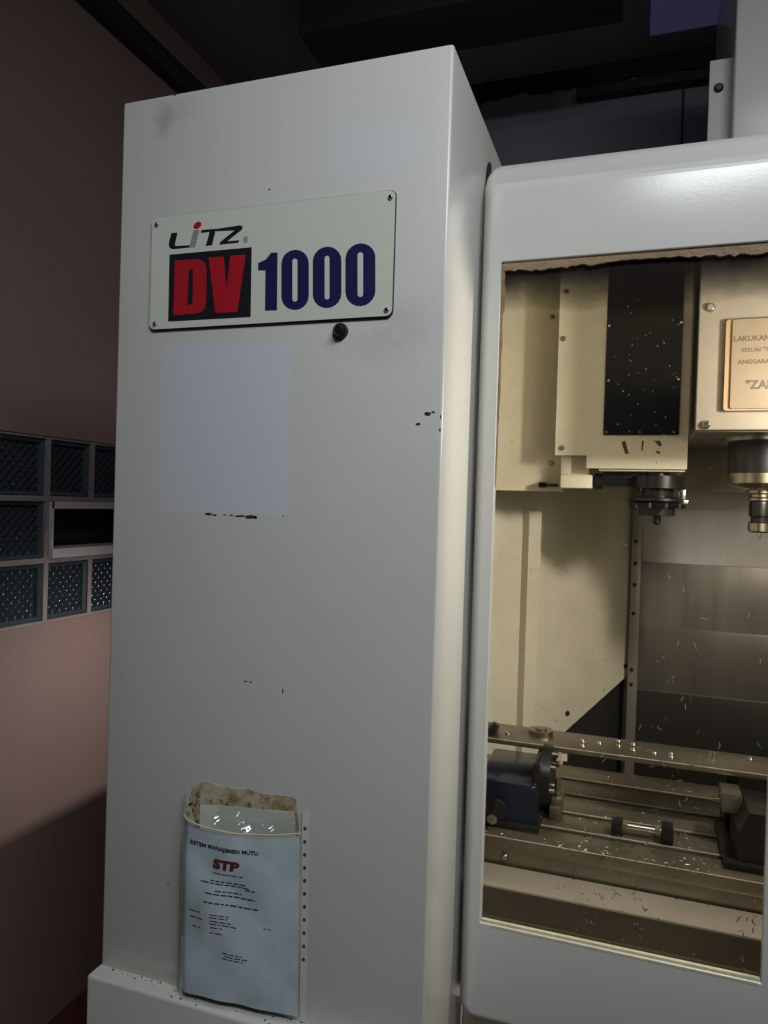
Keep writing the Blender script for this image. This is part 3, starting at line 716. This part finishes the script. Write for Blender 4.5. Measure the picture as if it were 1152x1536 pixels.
# ------------------------------------------------------------------ metal chips
def sliver(b, c, n, t, ln, w, mi=0):
    """thin curved chip centred on c in the plane with normal n, pointing along t"""
    n = Vector(n); t = Vector(t).normalized(); s = n.cross(t)
    prev = None; bend = random.uniform(-.35, .35)*ln
    for i in range(4):
        u = i/3-.5; p = Vector(c)+t*ln*u+s*bend*(u*u*4-.5)*.5
        ww = w*(1-.6*abs(u*2)**2)
        cur = (b.bm.verts.new(p+s*ww-n*.0), b.bm.verts.new(p-s*ww), b.bm.verts.new(p+n*ww*1.2))
        if prev:
            for k_ in range(3):
                f = b.bm.faces.new((prev[k_], prev[(k_+1) % 3], cur[(k_+1) % 3], cur[k_])); f.material_index = mi
        prev = cur
b = MB(); Yp = YD+.0128
def rnd_dir(): a = random.gauss(math.pi/2, .8); return (math.cos(a), 0, math.sin(a))
def spread(n, cx, cy, sx, sy, l0, l1, w, mis):
    for i in range(n):
        x = random.gauss(cx, sx); y = random.gauss(cy, sy)
        p = at(x, y, 1, Yp)
        if not (WL+.004 < p.x < WR-.004 and WB+.004 < p.z < WT-.06): continue
        sliver(b, p, (0, 1, 0), rnd_dir(), random.uniform(l0, l1), w*random.uniform(.6, 1.3), random.choice(mis))
spread(22, 970, 950, 90, 90, .006, .012, .0007, [0])
spread(26, 1010, 1120, 90, 60, .006, .013, .0008, [0, 0, 1])
spread(40, 970, 1230, 90, 50, .006, .013, .0008, [0, 1, 1])
spread(70, 920, 1310, 50, 50, .003, .007, .0007, [0, 1, 2])
spread(60, 930, 1390, 60, 50, .003, .008, .0007, [0, 1, 2, 2])
spread(22, 1125, 1410, 14, 35, .005, .012, .0010, [0, 1, 2])
spread(70, 965, 560, 55, 70, .0012, .003, .0007, [0])
spread(50, 900, 800, 120, 200, .0012, .003, .0006, [0, 2])
spread(26, 800, 900, 60, 150, .001, .003, .0006, [2])
ch = b.build('chips_on_window', [M['swarf'], M['swarf2'], M['crumb']], None, smooth=False)
tag(ch, 'scattered bright and teal metal chips stuck inside the door window', 'metal chips', kind='stuff')
b = MB()
for i in range(150):
    x = random.uniform(-.13, .2); y = random.uniform(TF+.01, TB_-.04); a = random.uniform(0, math.pi)
    sliver(b, (x, y, ZT), (0, 0, 1), (math.cos(a), math.sin(a), 0), random.uniform(.003, .010), random.uniform(.0004, .0009), random.choice([0, 0, 1, 2]))
for i in range(45):
    x = random.gauss(-.08, .1); a = random.uniform(0, math.pi)
    sliver(b, (x, TF+random.uniform(.002, .03), ZT), (0, 0, 1), (math.cos(a), math.sin(a), 0), random.uniform(.003, .009), random.uniform(.0004, .0009), random.choice([0, 0, 1, 2]))
tag(b.build('chips_on_table', [M['swarf'], M['swarf2'], M['crumb']], None, smooth=False), 'loose metal chips lying over the T-slot work table', 'metal chips', kind='stuff')

# ------------------------------------------------------------------ document pouch on the column
px0 = at(271, 1370, 1, YC-.01).x; px1 = at(448, 1380, 1, YC-.008).x; pz0 = LEDGE+.002; pz1 = at(400, 1247, 1, YC-.02).z
dp = thing('document_pouch', 'crinkled clear plastic pouch with a printed document taped to the column', 'pouch', ((px0+px1)/2, YC-.01, pz0))
def bulge(u, v):
    """distance of the pouch front from the column; u across, v up"""
    uu = min(max(u, 0), 1)
    side = min(1, (uu/.09))**.5 * (1-.82*max(0, (uu-.25)/.75)**1.5)
    ripple = .0014*math.sin(9*u+5*v)*math.sin(7*v+2*u)+.0010*math.sin(21*u-9*v)
    fold = .003*max(0, 1-abs(v-.62+.5*(u-.55))/.10)*(.4+.6*u)
    return .003+side*(.019+.006*v)+1.1*ripple*side-.5*fold*side
PH = pz1-pz0
def psurf(u, v, off=0.0):
    lean = .006*(1-v)
    return Vector((px0+(px1-px0)*u+lean*(u-.0), YC-bulge(u, v)-off, pz0+PH*v-(.012*math.sin(math.pi*min(max(u, 0), 1))*v**6)))
paper = MB().grid(lambda i, j: psurf(.015+.97*i, .035+.965*j*.985), 44, 60).build('document', M['paper'], dp, fix=False)
MB().grid(lambda i, j: psurf(-.0+1.0*i, .0+1.10*j, .0022), 44, 64).build('plastic_front', M['film'], dp, fix=False)
MB().grid(lambda i, j: Vector((px0-.001+.0005*j, YC-.0005-(bulge(.0, j*1.1)+.012)*i, pz0+PH*1.1*j)), 4, 30).build('plastic_side', M['film'], dp, fix=False)
# backing sheet of the pouch with stained adhesive above the mouth
tp = [at(x, y, 1, YC-.0008) for x, y in ((284, 1196), (290, 1178), (300, 1173), (312, 1172), (330, 1180), (350, 1183), (372, 1184), (392, 1190), (415, 1192), (440, 1196), (444, 1200), (449, 1250), (445, 1262), (290, 1262), (280, 1230))]
MB().prism([tp], (0, .0008, 0)).build('adhesive_backing', M['tape'], dp, smooth=False)
bk = [at(x, y, 1, YC-.0014) for x, y in ((300, 1207), (330, 1208), (370, 1212), (441, 1218), (444, 1262), (300, 1262))]
MB().prism([bk], (0, .0006, 0)).build('backing_sheet', M['plate'], dp, smooth=False)
# crumpled clear film across the mouth
def crumple(i, j):
    f = psurf(.30+.66*i, 1.0, .002); bk_ = Vector((f.x, YC-.003, pz1+.030+.004*math.sin(7*i)))
    p_ = f.lerp(bk_, j); w_ = math.sin(math.pi*j)
    return p_+Vector((0, -.004*w_*math.sin(19*i+6*j), -.006*w_+.003*w_*math.sin(27*i-9*j)))
MB().grid(crumple, 40, 12).build('crumpled_film', M['film'], dp, fix=False)
# rolled lip of the open mouth
b = MB(); N = 40
pr = None
for i in range(N+1):
    u = i/N; c = psurf(u, 1.0, .0024)+Vector((0, 0, .002)); cur = []
    for k_ in range(6):
        a = 2*math.pi*k_/6; cur.append(b.bm.verts.new(c+Vector((0, .0014*math.cos(a), .0014*math.sin(a)))))
    if pr:
        for k_ in range(6): b.bm.faces.new((pr[k_], pr[(k_+1) % 6], cur[(k_+1) % 6], cur[k_]))
    pr = cur
b.build('mouth_lip', M['sealw'], dp)
# punched strip of the sleeve on the right
sx0 = px1-.0015
def strip(i, j):
    z = pz0+(pz1+.035-pz0)*j; return Vector((sx0+.011*i+.006*(1-j), YC-.0022-.001*math.sin(9*j), z))
MB().grid(strip, 3, 40).build('punched_strip', M['plate'], dp, fix=False)
b = MB()
for i in range(11):
    c = strip(.5, .30+.062*i)+Vector((0, -.0008, 0)); b.cyl(c, (0, -1, 0), .0026, .0026, .0003, 10)
b.build('strip_holes', M['ink_tan'], dp, smooth=False)
def doc_text(name, txt, size, u, v, mt, bold=0, tilt=0.0, xs=1.0):
    def fn(x, y):
        return psurf(u+(x*xs+.12*y*(xs > 1))/(px1-px0), v+(y-tilt*x)/PH, .0008)
    return text_on(name, txt, size, fn, mt, paper, bold=bold, align='CENTER')
doc_text('document_title', 'SISTEM MANAJEMEN MUTU', .0098, .40, .875, M['ink_doc'], .0003)
doc_text('document_logo', 'STP', .0215, .42, .768, M['ink_docred'], .0012, xs=1.3)
def word_rows(rows):
    b = MB()
    for v, u0, u1, h in rows:
        u = u0
        while u < u1:
            w = random.uniform(.02, .07); e = min(u+w, u1)
            q = [psurf(u, v, .0008), psurf(e, v, .0008), psurf(e, v+h, .0008), psurf(u, v+h, .0008)]
            b.bm.faces.new([b.bm.verts.new(p) for p in q]); u = e+.010
    tag(b.build('print_lines', M['ink_doc'], paper, smooth=False, fix=False), kind='stuff')
word_rows([(.735, .32, .56, .004), (.69, .30, .58, .005), (.675, .22, .62, .005), (.665, .58, .66, .005), (.635, .34, .55, .005), (.615, .26, .66, .006), (.565, .25, .68, .006),
           (.50, .12, .22, .004), (.50, .30, .46, .004), (.485, .30, .44, .004), (.465, .13, .24, .005), (.465, .30, .48, .004), (.45, .30, .52, .004), (.43, .31, .40, .004), (.415, .15, .23, .004), (.40, .30, .40, .004),
           (.47, .72, .78, .003), (.30, .40, .56, .004), (.285, .42, .60, .004), (.27, .40, .58, .004)])
